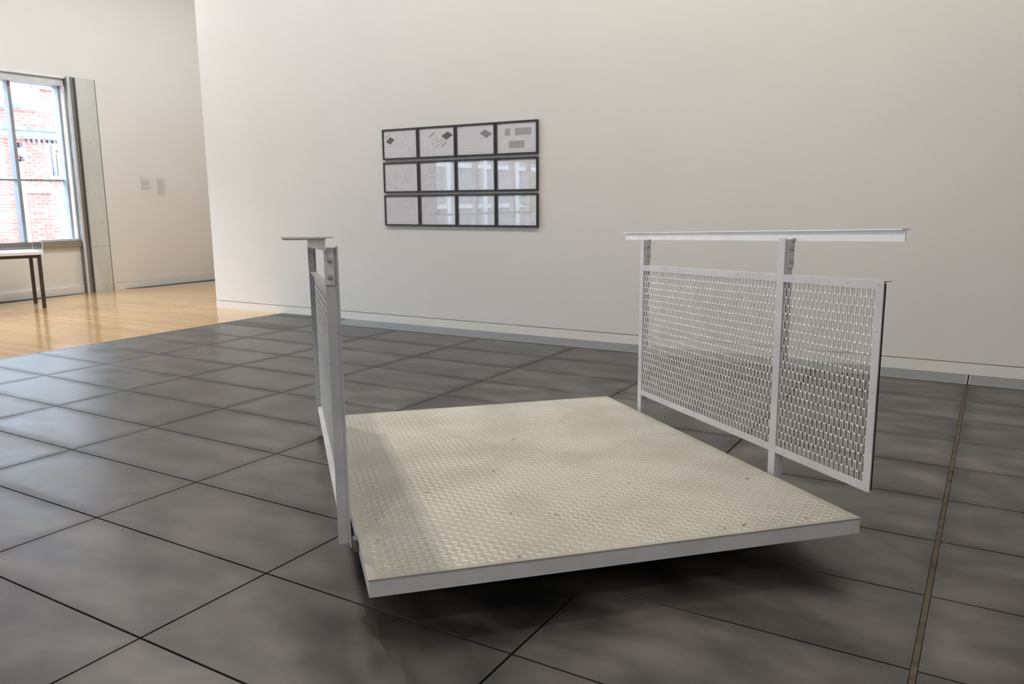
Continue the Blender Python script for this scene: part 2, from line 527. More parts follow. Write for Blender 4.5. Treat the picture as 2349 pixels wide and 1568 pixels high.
MB().box(XL - 0.22, XL - 0.01, 5.497, 5.553, 0.001, 3.015).build('column_web', 'darker_steel', sc, tuple(sc.location))

# ------------------------------------------------------------------ the window
win = struct('window_1', MB().box(XL - 0.24, XL + 0.012, y0, 5.41, 2.985, 3.018).box(XL - 0.24, XL - 0.02, y0, 5.40, 2.89, 2.985), 'win_frame')
MB().box(XL - 0.24, XL + 0.014, y0, 5.41, 0.672, 0.765).build('window_sill', 'sill', win)
MB().box(XL + 0.0125, XL + 0.02, y0, 5.41, 2.988, 3.018).build('lit_reveal_strip', 'white_trim', win)  # white strip paints the lit edge of the window reveal
MB().box(XL - 0.24, XL - 0.02, y0, 5.41, 0.765, 0.79).build('bottom_rail', 'win_frame', win)
MB().box(XL - 0.24, XL - 0.10, 5.355, 5.41, 0.79, 2.89).build('jamb', 'mullion', win)
MB().box(XL - 0.10, XL - 0.02, 5.385, 5.41, 0.79, 2.89).build('jamb_edge', 'white_trim', win)
MY = [4.715, 3.70, 2.78, 1.86, 0.94, 0.02, -0.65]
for yy in MY:
    MB().box(XL - 0.24, XL - 0.12, yy - 0.022, yy + 0.022, 0.79, 2.89).build('mullion', 'mullion', win)
edges = [y0] + MY[::-1] + [5.36]
for k in range(len(edges) - 1):
    MB().box(XL - 0.22, XL - 0.14, edges[k] + 0.022, edges[k + 1] - 0.02, 1.59, 1.615).build('transom', 'mullion', win)
    for za, zb in ((0.79, 1.59), (1.615, 2.89)):
        MB().quad([(XL - 0.18, edges[k] + 0.02, za), (XL - 0.18, edges[k + 1] - 0.02, za), (XL - 0.18, edges[k + 1] - 0.02, zb), (XL - 0.18, edges[k] + 0.02, zb)]).build('pane', 'glass', win)
# shopfront glazing farther along
w2 = struct('window_2', MB().box(XL - 0.2, XL - 0.05, g0, g1, h1 - 0.06, h1).box(XL - 0.2, XL - 0.05, g0, g1, 0.0, 0.05), 'win_frame')
n = 6
for k in range(n + 1):
    yy = g0 + (g1 - g0) * k / n
    MB().box(XL - 0.2, XL - 0.06, yy - 0.03, yy + 0.03, 0.05, h1 - 0.06).build('mullion', 'win_frame', w2)
    if k < n:
        ya, yb = yy + 0.03, g0 + (g1 - g0) * (k + 1) / n - 0.03
        MB().box(XL - 0.18, XL - 0.1, ya, yb, 0.92, 0.97).build('transom', 'win_frame', w2)
        MB().quad([(XL - 0.15, ya, 0.05), (XL - 0.15, yb, 0.05), (XL - 0.15, yb, h1 - 0.06), (XL - 0.15, ya, h1 - 0.06)]).build('pane', 'glass', w2)

# venetian blind in the sash beside the mullion
bl = empty('venetian_blind', (XL - 0.21, 4.22, 0.8))
tag(bl, 'white venetian blind with open slats in the window sash beside the pillar', 'blind')
so = MB()
so.v = [(-0.022, -0.42, 0.012), (0.022, -0.42, -0.012), (0.022, 0.42, -0.012), (-0.022, 0.42, 0.012), (-0.022, -0.42, 0.0135), (0.022, -0.42, -0.0105), (0.022, 0.42, -0.0105), (-0.022, 0.42, 0.0135)]
so.f = [(3, 2, 1, 0), (4, 5, 6, 7), (0, 1, 5, 4), (1, 2, 6, 5), (2, 3, 7, 6), (3, 0, 4, 7)]
sm = bpy.data.meshes.new('slat')
sm.from_pydata(so.v, [], so.f)
sm.materials.append(M['blind'])
for k in range(48):
    o = bpy.data.objects.new('slat', sm)
    o.location = (-0.06, 0, 0.04 + k * 0.0415)
    o.parent = bl
    COL.objects.link(o)
MB().box(XL - 0.298, XL - 0.242, 3.80, 4.64, 2.82, 2.87).build('headrail', 'blind', bl, tuple(bl.location))
for yy in (3.8, 4.1, 4.4):
    MB().box(XL - 0.271, XL - 0.269, yy, yy + 0.003, 0.82, 2.82).build('ladder_cord', 'ink_mid', bl, tuple(bl.location))

# ------------------------------------------------------------------ brick building across the street
FX = -18.0
fac = empty('brick_building', (FX - 1.0, 9.9, -0.3))
tag(fac, 'red brick building with pale stone trim across the street', 'building')
fo = tuple(fac.location)
MB().box(FX - 3.0, FX - 0.012, -2.0, 16.0, -0.3, 6.4).build('wall', 'mortar', fac, fo)
solids = []         # stone areas (y0,y1,z0,z1) that replace brick
def stone(name, ya, yb, za, zb, out, mat='stone'):
    solids.append((ya, yb, za, zb))
    return MB().box(FX - 0.012, FX + out, ya, yb, za, zb).build(name, mat, fac, fo)
stone('cornice_top', 5.0, 15.0, 3.00, 3.09, 0.16, 'stone_grey')
stone('cornice', 5.0, 15.0, 2.86, 3.00, 0.11)
stone('cornice_mould', 5.0, 15.0, 2.82, 2.86, 0.06)
for k in range(9):
    yy = 9.55 + k * 0.125
    MB().box(FX, FX + 0.05, yy, yy + 0.055, 2.74, 2.82).build('dentil', 'stone_grey', fac, fo)
stone('band_course', 9.2, 10.35, 1.54, 1.67, 0.03)
def sash(ya, yb, za, zb, bars):
    solids.append((ya, yb, za, zb))
    w = MB().box(FX - 0.012, FX + 0.01, ya, ya + 0.06, za, zb).box(FX - 0.012, FX + 0.01, yb - 0.06, yb, za, zb).box(FX - 0.012, FX + 0.01, ya + 0.06, yb - 0.06, za, za + 0.06).box(FX - 0.012, FX + 0.01, ya + 0.06, yb - 0.06, zb - 0.06, zb).build('window', 'white_trim', fac, fo)
    MB().box(FX - 0.012, FX - 0.006, ya + 0.06, yb - 0.06, za + 0.06, zb - 0.06).build('pane', 'white_trim', w, fo)
    for q in range(1, bars):
        yy = ya + (yb - ya) * q / bars
        MB().box(FX - 0.01, FX + 0.004, yy - 0.015, yy + 0.015, za + 0.06, zb - 0.06).build('glazing_bar', 'stone_grey', w, fo)
sash(8.2, 9.78, 3.6, 5.2, 2)
sash(10.62, 11.9, 3.55, 5.2, 2)
stone('sill_moulding', 8.1, 9.92, 3.50, 3.60, 0.07, 'stone_grey')
stone('side_moulding', 9.78, 9.92, 3.60, 4.0, 0.06)
stone('head_moulding', 9.78, 10.55, 4.0, 4.12, 0.06, 'stone_grey')
stone('side_moulding', 10.45, 10.62, 3.58, 4.0, 0.06)
stone('sill_moulding', 10.45, 12.0, 3.48, 3.58, 0.07)
stone('surround', 10.12, 10.2, 1.96, 2.58, 0.05, 'stone_grey')
stone('surround_head', 10.12, 11.8, 2.58, 2.70, 0.07)
stone('surround_inner', 10.24, 10.32, 1.97, 2.50, 0.03)
stone('surround_sill', 9.98, 11.8, 1.88, 1.96, 0.05)
stone('surround_panel', 10.33, 11.6, 1.97, 2.50, -0.002)
stone('pilaster', 10.32, 10.62, -0.3, 1.67, 0.05)
for k in range(8):
    stone('quoin', 10.18 - 0.08 * (k % 2), 10.32, 0.30 + k * 0.15, 0.30 + k * 0.15 + 0.142, 0.02)
stone('pilaster', 9.2, 9.33, 0.0, 2.25, 0.04)
def blocked(ya, yb, za, zb):
    return any(ya < d and yb > c and za < f - 0.01 and zb > e + 0.01 for c, d, e, f in solids)
bm_ = {}
def brick_mesh(w):
    if w not in bm_:
        mb = MB().box(-0.012, 0.0, -w / 2, w / 2, -0.032, 0.032)
        me = bpy.data.meshes.new('brick')
        me.from_pydata(mb.v, [], mb.f)
        me.materials.append(M['brick'])
        bm_[w] = me
    return bm_[w]
far_bricks = MB()
count = 0
for r in range(-2, 66):
    zc = 0.02 + r * 0.0745
    for k in range(-22, 26):
        w = 0.222
        yc = 9.9 + k * 0.232 + (0.116 if r % 2 else 0)
        ya, yb = yc - w / 2, yc + w / 2
        if blocked(ya, yb, zc - 0.032, zc + 0.032):
            # keep a half brick where one half is free
            for a2, b2 in ((ya, yc - 0.005), (yc + 0.005, yb)):
                if not blocked(a2, b2, zc - 0.032, zc + 0.032):
                    far_bricks.box(FX - 0.012, FX, a2, b2, zc - 0.032, zc + 0.032)
            continue
        seen = 8.75 < yc < 10.75 and 0.42 < zc < 4.3
        if seen and count < 300:
            o = bpy.data.objects.new('brick', brick_mesh(w))
            o.location = (FX - fo[0] + random.uniform(-0.002, 0.002), yc - fo[1], zc - fo[2])
            o.parent = fac
            COL.objects.link(o)
            count += 1
        else:
            far_bricks.box(FX - 0.012, FX + random.uniform(-0.002, 0.002), ya, yb, zc - 0.032, zc + 0.032)
tag(far_bricks.build('brick_field', 'brick', fac, fo), kind='stuff')
# wall lantern on the facade
ln = empty('wall_lantern', (FX + 0.14, 9.33, 2.26))
tag(ln, 'white globe wall lantern with dark bracket on the brick facade', 'lantern')
lo = tuple(ln.location)
MB().box(FX + 0.041, FX + 0.17, 9.30, 9.36, 2.28, 2.32).box(FX + 0.12, FX + 0.17, 9.30, 9.36, 2.32, 2.40).build('bracket', 'lamp_metal', ln, lo)
gl = MB()
n, mrow = 12, 7
for i in range(mrow + 1):
    th = math.pi * i / mrow
    for k in range(n):
        a = 2 * math.pi * k / n
        gl.v.append((FX + 0.145 + 0.11 * math.sin(th) * math.cos(a), 9.35 + 0.09 * math.sin(th) * math.sin(a), 2.50 + 0.12 * math.cos(th)))
for i in range(mrow):
    for k in range(n):
        gl.f.append((i * n + k, i * n + (k + 1) % n, (i + 1) * n + (k + 1) % n, (i + 1) * n + k))
gl.build('globe', 'globe', ln, lo, smooth=True)
MB().box(FX + 0.10, FX + 0.19, 9.28, 9.35, 2.60, 2.72).build('cap', 'lamp_metal', ln, lo)

off = empty('office_building', (-24.0, -22.0, -0.3))
tag(off, 'grey glazed office block seen mirrored in the picture glass', 'building')
oo = tuple(off.location)
MB().box(-30.0, -20.0, -44.0, -10.0, -0.3, 6.5).build('wall', 'stone_grey', off, oo)
for k in range(11):
    MB().box(-20.0, -19.8, -43.9 + k * 3.1, -43.6 + k * 3.1, -0.3, 6.5).build('pier', 'white_trim', off, oo)
for k in range(3):
    MB().box(-20.0, -19.85, -44.0, -10.0, 0.9 + k * 1.9, 1.1 + k * 1.9).build('spandrel', 'white_trim', off, oo)
for k, (px, py) in enumerate(((-12.6, -15.0), (-13.9, -17.4), (-11.4, -12.7))):
    tr_ = empty('street_tree', (px, py, -0.3))
    tag(tr_, 'green street tree ' + ['beside the kerb', 'nearest the office block', 'closest to the shopfront'][k], 'tree', 'street trees by the shopfront')
    MB().disc_bolt((px, py, -0.3), (0, 0, 1), (1, 0, 0), (0, 1, 0), 0.08, 1.3, 7, 0.05).build('trunk', 'rubber', tr_, tuple(tr_.location))
    fo_ = MB()
    rnd = random.Random(k)
    for q in range(260):
        a, b_, r_ = rnd.uniform(0, 6.283), rnd.uniform(-1.4, 1.4), rnd.uniform(0.35, 0.85)
        c0 = Vector((px + r_ * math.cos(a) * math.cos(b_), py + r_ * math.sin(a) * math.cos(b_), 1.35 + 0.8 * r_ * math.sin(b_)))
        e1_ = Vector((rnd.uniform(-1, 1), rnd.uniform(-1, 1), rnd.uniform(-1, 1))).normalized() * 0.13
        e2_ = e1_.cross(Vector((rnd.uniform(-1, 1), rnd.uniform(-1, 1), rnd.uniform(-1, 1)))).normalized() * 0.07
        fo_.quad([c0 + e1_, c0 + e2_, c0 - e1_, c0 - e2_])
    fo_.build('crown', 'green', tr_, tuple(tr_.location))
struct('ground_outside', MB().box(-60, XL - 0.3, -60, 60, -0.5, -0.3), 'asphalt')

# ------------------------------------------------------------------ the ramp-like platform sculpture
AX = 0.8161
u_ = Vector((math.cos(AX), math.sin(AX), -0.0071)).normalized()
v_ = Vector((-math.sin(AX), math.cos(AX), -0.0471))
v_ = (v_ - u_ * u_.dot(v_)).normalized()
FLc = Vector((0.5904, 0.3531, 0.18))
def P(u, v, w):
    q = FLc + u_ * u + v_ * v
    return (q.x, q.y, q.z + w)
W, D, TH = 1.7026, 2.3123, 0.0569
UR, V1, HP, V1P, WT, WB, V3, V2 = 1.7329, 1.9262, 0.9728, 1.8807, 0.829, 0.0874, 0.0018, 0.6101
UW, HB, HT, VW0, VW1 = 1.7695, 0.9599, 0.9976, 2.2097, -0.0392
UL, VF, EB, Q, VB, EB2 = 0.0303, 0.2814, 0.0135, 0.0363, 2.1983, -0.0693
base = P(W / 2, D / 2, 0)
sculpt = empty('platform_sculpture', (base[0], base[1], 0.0))
tag(sculpt, 'tilted steel tread plate platform with two wire mesh balustrades standing on dark tiles', 'sculpture')
SO = tuple(sculpt.location)
def part(name, mat, mb, parent=None):
    return mb.build(name, mat, parent or sculpt, SO)
def lbox(u0, u1, v0, v1, w0, w1, mb=None):
    return (mb or MB()).box(u0, u1, v0, v1, w0, w1, T=P)

deck = part('deck_plate', 'deck', lbox(-0.002, W + 0.002, -0.002, D + 0.002, -0.005, 0.0))
# raised tread bars in a criss-cross lattice
PT = 0.0262
nu, nv = int(W / PT) - 1, int(D / PT) - 1
ii, jj = np.meshgrid(np.arange(nu), np.arange(nv), indexing='ij')
cu = (ii.ravel() + 0.5) * PT + (W - nu * PT) / 2
cv = (jj.ravel() + 0.5) * PT + (D - nv * PT) / 2
sg = np.where((ii.ravel() + jj.ravel()) % 2 == 0, 1.0, -1.0)
Lh, Wh, Hh = 0.0148, 0.0048, 0.0017
tmpl = np.array([(-Lh, 0, 0), (-Lh * 0.6, -Wh, 0), (Lh * 0.6, -Wh, 0), (Lh, 0, 0), (Lh * 0.6, Wh, 0), (-Lh * 0.6, Wh, 0), (-Lh * 0.6, 0, Hh), (Lh * 0.6, 0, Hh)])
tf = np.array([(0, 1, 6), (1, 2, 7), (1, 7, 6), (2, 3, 7), (3, 4, 7), (4, 5, 6), (4, 6, 7), (5, 0, 6)])
ca = math.cos(math.pi / 4)
lu = cu[:, None] + ca * tmpl[None, :, 0] - sg[:, None] * ca * tmpl[None, :, 1]
lv = cv[:, None] + sg[:, None] * ca * tmpl[None, :, 0] + ca * tmpl[None, :, 1]
lw = np.broadcast_to(tmpl[None, :, 2], lu.shape)
V = np.array(FLc)[None, None] + lu[..., None] * np.array(u_) + lv[..., None] * np.array(v_) + lw[..., None] * np.array((0, 0, 1.0))
F = (tf[None] + (np.arange(len(cu)) * 8)[:, None, None]).reshape(-1, 3)
tb = np_mesh('tread_bars', V.reshape(-1, 3), F, 'tread', deck, SO)
tag(tb, kind='stuff')
# edge channels
e = 0.004
for nm, a in (('edge_channel', (0, W, 0, e)), ('edge_channel', (0, W, D - e, D)), ('edge_channel', (0, e, e, D - e)), ('edge_channel', (W - e, W, e, D - e))):
    part(nm, 'edge_steel_lit', lbox(a[0], a[1], a[2], a[3], -TH, -0.005))
for vv in (0.62, 1.25):
    lo_z = P(W / 2, vv, 0)[2]
    mb = MB()
    p = [P(0.3, vv, -0.005), P(W - 0.3, vv, -0.005), P(W - 0.3, vv + 0.12, -0.005), P(0.3, vv + 0.12, -0.005)]
    mb.hexa([(q[0], q[1], 0.001) for q in p] + p)
    part('support_bearer', 'rubber', mb)

# posts
def post(u_face, out, v_vertex, v_other, bottom, top, tab, lug_top=-0.012):
    t = 0.004
    mb = MB()
    ua, ub = sorted((u_face, u_face + out * t))
    va, vb = sorted((v_vertex, v_other))
    lbox(ua, ub, va, vb, bottom, top, mb)
    ua, ub = sorted((u_face + out * t, u_face + out * (Q + 0.002)))
    vs = v_vertex
    va, vb = sorted((vs, vs + (t if v_other > v_vertex else -t)))
    lbox(ua, ub, va, vb, bottom, top - 0.004, mb)
    po = part('post', 'steel', mb)
    # bracket plate and its two bolts on the camera side of the return flange
    vf = va
    ua, ub = sorted((u_face + out * (Q * 0.30), u_face + out * (Q * 1.0 + 0.004)))
    bk = part('bracket', 'bracket', lbox(ua, ub, vf - 0.005, vf, top - 0.118, top - 0.006), po)
    for wz in (top - 0.040, top - 0.092):
        c = P((ua + ub) / 2, vf - 0.005, wz)
        nv_ = -Vector((v_.x, v_.y, 0)).normalized()
        part('bolt', 'bolt', MB().disc_bolt(c, nv_, u_, (0, 0, 1), 0.0085, 0.006, 6).disc_bolt(Vector(c) + nv_ * 0.006, nv_, u_, (0, 0, 1), 0.0045, 0.008, 8), po)
    # spacer lug joining the post to the platform edge
    edge = W if out > 0 else 0.0
    ua, ub = sorted((edge + out * 0.0005, u_face - out * 0.0005 if out > 0 else edge - 0.017))
    va = v_vertex + (0.06 if out < 0 else 0.0)
    part('spacer_lug', 'dark_steel', lbox(ua, ub, va, va + 0.042, -0.046, lug_top), po)
    return po

post(UR, 1, V1P, V1, -0.06, HP, 0.0)
post(UR, 1, V2 - 0.0455, V2, -0.06, HP, 0.0)
post(-UL, -1, VF, VF - 0.045, EB, HP, 0.012, -0.004)
post(-UL, -1, VB, VB - 0.045, EB2, HP, 0.0)

# handrails
def PR(u, v, w):                                       # the right handrail is pitched a touch less than the deck
    return P(u, v, w - 0.001 + 0.0055 * (v - VW1))
hm = MB().box(UW - 0.002, UW + 0.002, VW1, VW0, HB, HT, T=PR).box(UW - 0.014, UW + 0.018, VW1, VW0 + 0.02, HT, HT + 0.0045, T=PR)
hr = part('handrail', 'steel_lit', hm)
ul = -UL - Q
hl = part('handrail', 'cream_rail', lbox(ul - 0.002, ul + 0.002, VF - 0.03, VB + 0.05, HB, HT, lbox(ul - 0.125, ul + 0.027, VF - 0.04, VB + 0.07, HT, HT + 0.0045)))
for vv in (V1P, V2 - 0.0455):
    part('bolt', 'bolt', MB().disc_bolt(P(UW - 0.002, vv - 0.012, HP - 0.006), -u_, (0, 0, 1), v_, 0.007, 0.010, 6), hr)

# woven wire mesh (interlinked flattened spirals)
def wire_panel(name, u0, u1, va, vb, wa, wb, parent):
    pitch, rowh, r = 0.0275, 0.0335, 0.0019
    nr = max(1, round((wb - wa) / rowh))
    rowh = (wb - wa) / nr
    npch = max(1, int(round((vb - va) / pitch)))
    pitch = (vb - va) / npch
    A, B = [], []
    for k in range(nr):
        zb_, zt_ = wa + k * rowh - 0.0025, wa + (k + 1) * rowh + 0.0025
        off = pitch * 0.25 if k % 2 == 0 else pitch * 0.75
        for m in range(npch):
            v0 = va + (m * pitch + off) % (npch * pitch)
            vh = min(v0 + pitch / 2, vb)
            vn = min(v0 + pitch, vb)
            um, c4 = (u0 + u1) / 2, 0.0055
            pts = [(u0, v0, zb_ + c4), (u0, v0, zt_ - c4), (um, (v0 + vh) / 2, zt_), (u1, vh, zt_ - c4), (u1, vh, zb_ + c4), (um, (vh + vn) / 2, zb_), (u0, vn, zb_ + c4)]
            for q in range(6):
                A.append(pts[q])
                B.append(pts[q + 1])
    A = np.array(A)
    B = np.array(B)
    X = lambda a: np.array(FLc)[None] + a[:, :1] * np.array(u_) + a[:, 1:2] * np.array(v_) + a[:, 2:3] * np.array((0, 0, 1.0))
    A, B = X(A), X(B)
    d = B - A
    ln_ = np.linalg.norm(d, axis=1, keepdims=True)
    ok = ln_[:, 0] > 1e-5
    A, B, d = A[ok], B[ok], (d / np.maximum(ln_, 1e-9))[ok]
    ref = np.array((0.3, 0.5, 0.81))
    e1 = np.cross(d, ref)
    e1 /= np.linalg.norm(e1, axis=1, keepdims=True)
    e2 = np.cross(d, e1)
    ring = [(math.cos(a) * e1 + math.sin(a) * e2) * r for a in (0.785 + i * math.pi * 2 / 4 for i in range(4))]
    V = np.stack([A + q for q in ring] + [B + q for q in ring], 1).reshape(-1, 3)
    f4 = np.array([(i, (i + 1) % 4, 4 + (i + 1) % 4, 4 + i) for i in range(4)])
    F = (f4[None] + (np.arange(len(A)) * 8)[:, None, None]).reshape(-1, 4)
    return tag(np_mesh(name, V, F, 'wire', parent, SO), kind='stuff')

def rail_L(name, u_face, out, va, vb, w_edge, height, lip_at_top):
    t = 0.004
    mb = MB()
    ua, ub = sorted((u_face + out * 0.0003, u_face + out * t))
    w0, w1 = (w_edge - height, w_edge) if lip_at_top else (w_edge, w_edge + height)
    lbox(ua, ub, va, vb, w0, w1, mb)
    ua, ub = sorted((u_face + out * t, u_face + out * 0.032))
    if lip_at_top:
        lbox(ua, ub, va, vb, w_edge - t, w_edge, mb)
    else:
        lbox(ua, ub, va + 0.03, vb, w_edge, w_edge + t, mb)
    return part(name, 'steel', mb)

def rivets(parent, u_face, out, pts):
    nrm = -u_ * out
    for vv, ww in pts:
        part('rivet', 'bolt', MB().disc_bolt(P(u_face, vv, ww), nrm, v_, (0, 0, 1), 0.0042, 0.0016, 6, 0.0022), parent)

RH = 0.030
# right balustrade: long bay between the posts, short bay running past the near post
top_a = rail_L('top_rail', UR, 1, V2 + 0.0003, V1P - 0.0003, WT, RH, True)
bot_a = rail_L('bottom_rail', UR, 1, V2 + 0.0003, V1P - 0.0003, WB, RH, False)
top_b = rail_L('top_rail', UR, 1, V3, V2 - 0.0458, WT, RH, True)
bot_b = rail_L('bottom_rail', UR, 1, V3, V2 - 0.0458, WB, RH, False)
st = part('end_stile', 'steel', lbox(UR + 0.0006, UR + 0.0042, V3, V3 + 0.036, WB, WT, lbox(UR + 0.004, UR + 0.010, V3, V3 + 0.003, WB, WT)))
part('edge_seal', 'rubber', lbox(UR + 0.0045, UR + 0.0085, V3 - 0.003, V3 - 0.0003, WB + 0.01, WT - 0.01), st)
wire_panel('wire_mesh', UR + 0.005, UR + 0.0085, V2 + 0.002, V1P - 0.002, WB + RH - 0.004, WT - RH + 0.004, top_a)
wire_panel('wire_mesh', UR + 0.005, UR + 0.0085, V3 + 0.033, V2 - 0.048, WB + RH - 0.004, WT - RH + 0.004, top_b)
rivets(top_a, UR, 1, [(V2 + 0.06 + k * 0.235, WT - 0.014) for k in range(6)])
rivets(bot_a, UR, 1, [(V2 + 0.06 + k * 0.235, WB + 0.014) for k in range(6)])
rivets(top_b, UR, 1, [(V3 + 0.02 + k * 0.16, WT - 0.014) for k in range(4)])
rivets(bot_b, UR, 1, [(V3 + 0.02 + k * 0.16, WB + 0.014) for k in range(4)])
rivets(st, UR, 1, [(V3 + 0.018, WB + 0.15), (V3 + 0.018, WB + 0.36), (V3 + 0.018, WB + 0.57)])
# left balustrade: one bay between the posts
top_c = rail_L('top_rail', -UL, -1, VF + 0.0003, VB - 0.0455, WT, RH, True)
bot_c = rail_L('bottom_rail', -UL, -1, VF + 0.0003, VB - 0.0455, WB, RH, False)
wire_panel('wire_mesh', -UL - 0.005, -UL - 0.012, VF + 0.004, VB - 0.048, WB + RH - 0.004, WT - RH + 0.004, top_c)
rivets(bot_c, -UL, -1, [(VF + 0.08 + k * 0.2, WB + 0.016) for k in range(9)])
rivets(top_c, -UL, -1, [(VF + 0.08 + k * 0.2, WT - 0.016) for k in range(9)])

# dry leaf flecks on the deck
for k, (uu, vv, a) in enumerate(((0.47, 0.03, 0.3), (1.20, 0.05, 1.2), (1.28, 0.06, 0.4), (1.52, 0.05, 2.0), (0.30, 0.75, 0.2), (0.62, 0.95, 1.0), (0.55, 0.42, 0.7), (0.70, 0.35, 2.2), (1.58, 0.52, 0.5), (1.1, 0.62, 1.4), (0.06, 0.30, 0.9), (0.85, 1.45, 0.1))):
    c = Vector(P(uu, vv, 0.0026))
    L_, B_ = 0.008 + 0.002 * (k % 3), 0.0026
    ea = u_ * math.cos(a) + v_ * math.sin(a)
    eb = -u_ * math.sin(a) + v_ * math.cos(a)
    ring = [c + ea * L_, c + eb * B_, c - ea * L_, c - eb * B_]
    o = MB().prism(ring, [q + Vector((0, 0, 0.0012)) for q in ring]).build('leaf_fleck', 'leaf', None, tuple(c))
    tag(o, 'tiny dry brown leaf fleck lying on the tread plate deck', 'leaf', 'dry leaf flecks on the deck')

# ------------------------------------------------------------------ framed drawings
FXL, FP = -3.38, 0.4558
ROWS = [(1.990, 1.688), (1.663, 1.357), (1.335, 1.024)]
def poly(mb, pts, X, Z, w, h, yy):
    mb.quad([(X(px), yy, Z(py)) for px, py in pts])
def rect(a, b, c, d):
    return [(a, d), (c, d), (c, b), (a, b)]
def line(p, q, t=0.006):
    dx, dy = q[0] - p[0], q[1] - p[1]
    n_ = math.hypot(dx, dy) or 1
    nx, ny = -dy / n_ * t / 2, dx / n_ * t / 2
    return [(p[0] + nx, p[1] + ny), (q[0] + nx, q[1] + ny), (q[0] - nx, q[1] - ny), (p[0] - nx, p[1] - ny)]
def outline(a, b, c, d, t=0.005):
    return [line((a, b), (c, b), t), line((c, b), (c, d), t), line((c, d), (a, d), t), line((a, d), (a, b), t)]
def iso(x, y, s, t=0.008):
    k = [line((x, y + .5 * s), (x + .45 * s, y + .85 * s), t), line((x + .45 * s, y + .85 * s), (x + s, y + .35 * s), t), line((x, y + .5 * s), (x + .1 * s, y + .05 * s), t * .7),
         line((x + .1 * s, y + .05 * s), (x + .55 * s, y - .3 * s), t * .7), line((x + .55 * s, y - .3 * s), (x + .5 * s, y + .1 * s), t * .7), line((x, y + .5 * s), (x + .5 * s, y + .1 * s), t * .7),
         line((x + .5 * s, y + .1 * s), (x + s, y + .35 * s), t * .7), line((x + .45 * s, y + .85 * s), (x + .5 * s, y + .4 * s), t), line((x + .5 * s, y + .4 * s), (x + s, y - .05 * s), t), line((x + s, y - .05 * s), (x + s, y + .35 * s), t)]
    return k
ART = {
    0: dict(dark=[[(.06, .40), (.20, .22), (.34, .33), (.20, .50)]], line=outline(.40, .15, .62, .40) + outline(.70, .12, .95, .35) + outline(.18, .48, .38, .62) + outline(.46, .48, .62, .62) + outline(.72, .45, .94, .60) + outline(.72, .68, .94, .92) + [line((.79, .68), (.79, .92)), line((.87, .68), (.87, .92)), line((.20, .82), (.36, .82))], soft=[line((.06, .25), (.20, .12), .04)]),
    1: dict(dark=[[(.64, .30), (.82, .15), (.97, .28), (.78, .44)]], line=outline(.10, .68, .24, .90) + outline(.28, .66, .40, .92) + [line((.60, .45), (.90, .45), .004)], bold=iso(.36, .42, .30), soft=[line((.28, .32), (.46, .14), .05), line((.64, .68), (.78, .52), .05)]),
    2: dict(mid=[[(.62, .28), (.76, .16), (.96, .32), (.80, .46)]], line=[line((.30, .48), (.48, .46)), line((.24, .80), (.62, .78)), line((.64, .46), (.72, .46), .01), line((.03, .07), (.14, .07), .012)]),
    3: dict(pale=[rect(.20, .18, .34, .42), rect(.46, .18, .88, .42), rect(.30, .60, .70, .84)], line=[line((.03, .05), (.14, .05), .012)]),
    4: dict(line=iso(.08, .42, .55, .006) + outline(.66, .2, .72, .7) + outline(.78, .2, .86, .7)),
    5: dict(line=outline(.28, .12, .42, .40) + [line((.28, .21), (.42, .21)), line((.28, .30), (.42, .30)), line((.28, .54), (.42, .54), .012)] + outline(.06, .44, .22, .54) + outline(.50, .44, .68, .56) + outline(.08, .64, .30, .80) + outline(.40, .64, .56, .80)),
    6: dict(line=outline(.1, .2, .4, .8) + outline(.5, .3, .8, .7)),
    7: dict(line=outline(.1, .15, .5, .55) + outline(.6, .4, .9, .8)),
    8: dict(line=outline(.40, .14, .84, .42) + outline(.46, .22, .80, .38) + [line((.12, .1), (.12, .8), .004), line((.26, .3), (.26, .85), .004), line((.7, .5), (.7, .92), .004), line((.5, .5), (.5, .9), .004)]),
    9: dict(line=outline(.12, .22, .52, .62) + iso(.40, .52, .16, .006) + [line((.30, .70), (.36, .70), .01)]),
    10: dict(line=outline(.15, .2, .5, .75)),
    11: dict(line=outline(.1, .2, .45, .7) + outline(.55, .3, .85, .6)),
}
what = ['small dark parallelogram and faint plans', 'dark parallelogram beside an isometric ramp', 'single mid grey lozenge', 'three pale grey rectangles',
        'large faint isometric of the platform', 'column of small outlined plans', 'two faint plans behind a bright reflection of upright mullions', 'faint plans behind reflected glazing, end frame of the middle row',
        'nested rectangles and vertical lines', 'rectangle and tiny isometric panel', 'one outlined plan behind a bright window reflection', 'outlined plans behind a reflected street, end frame of lowest row']
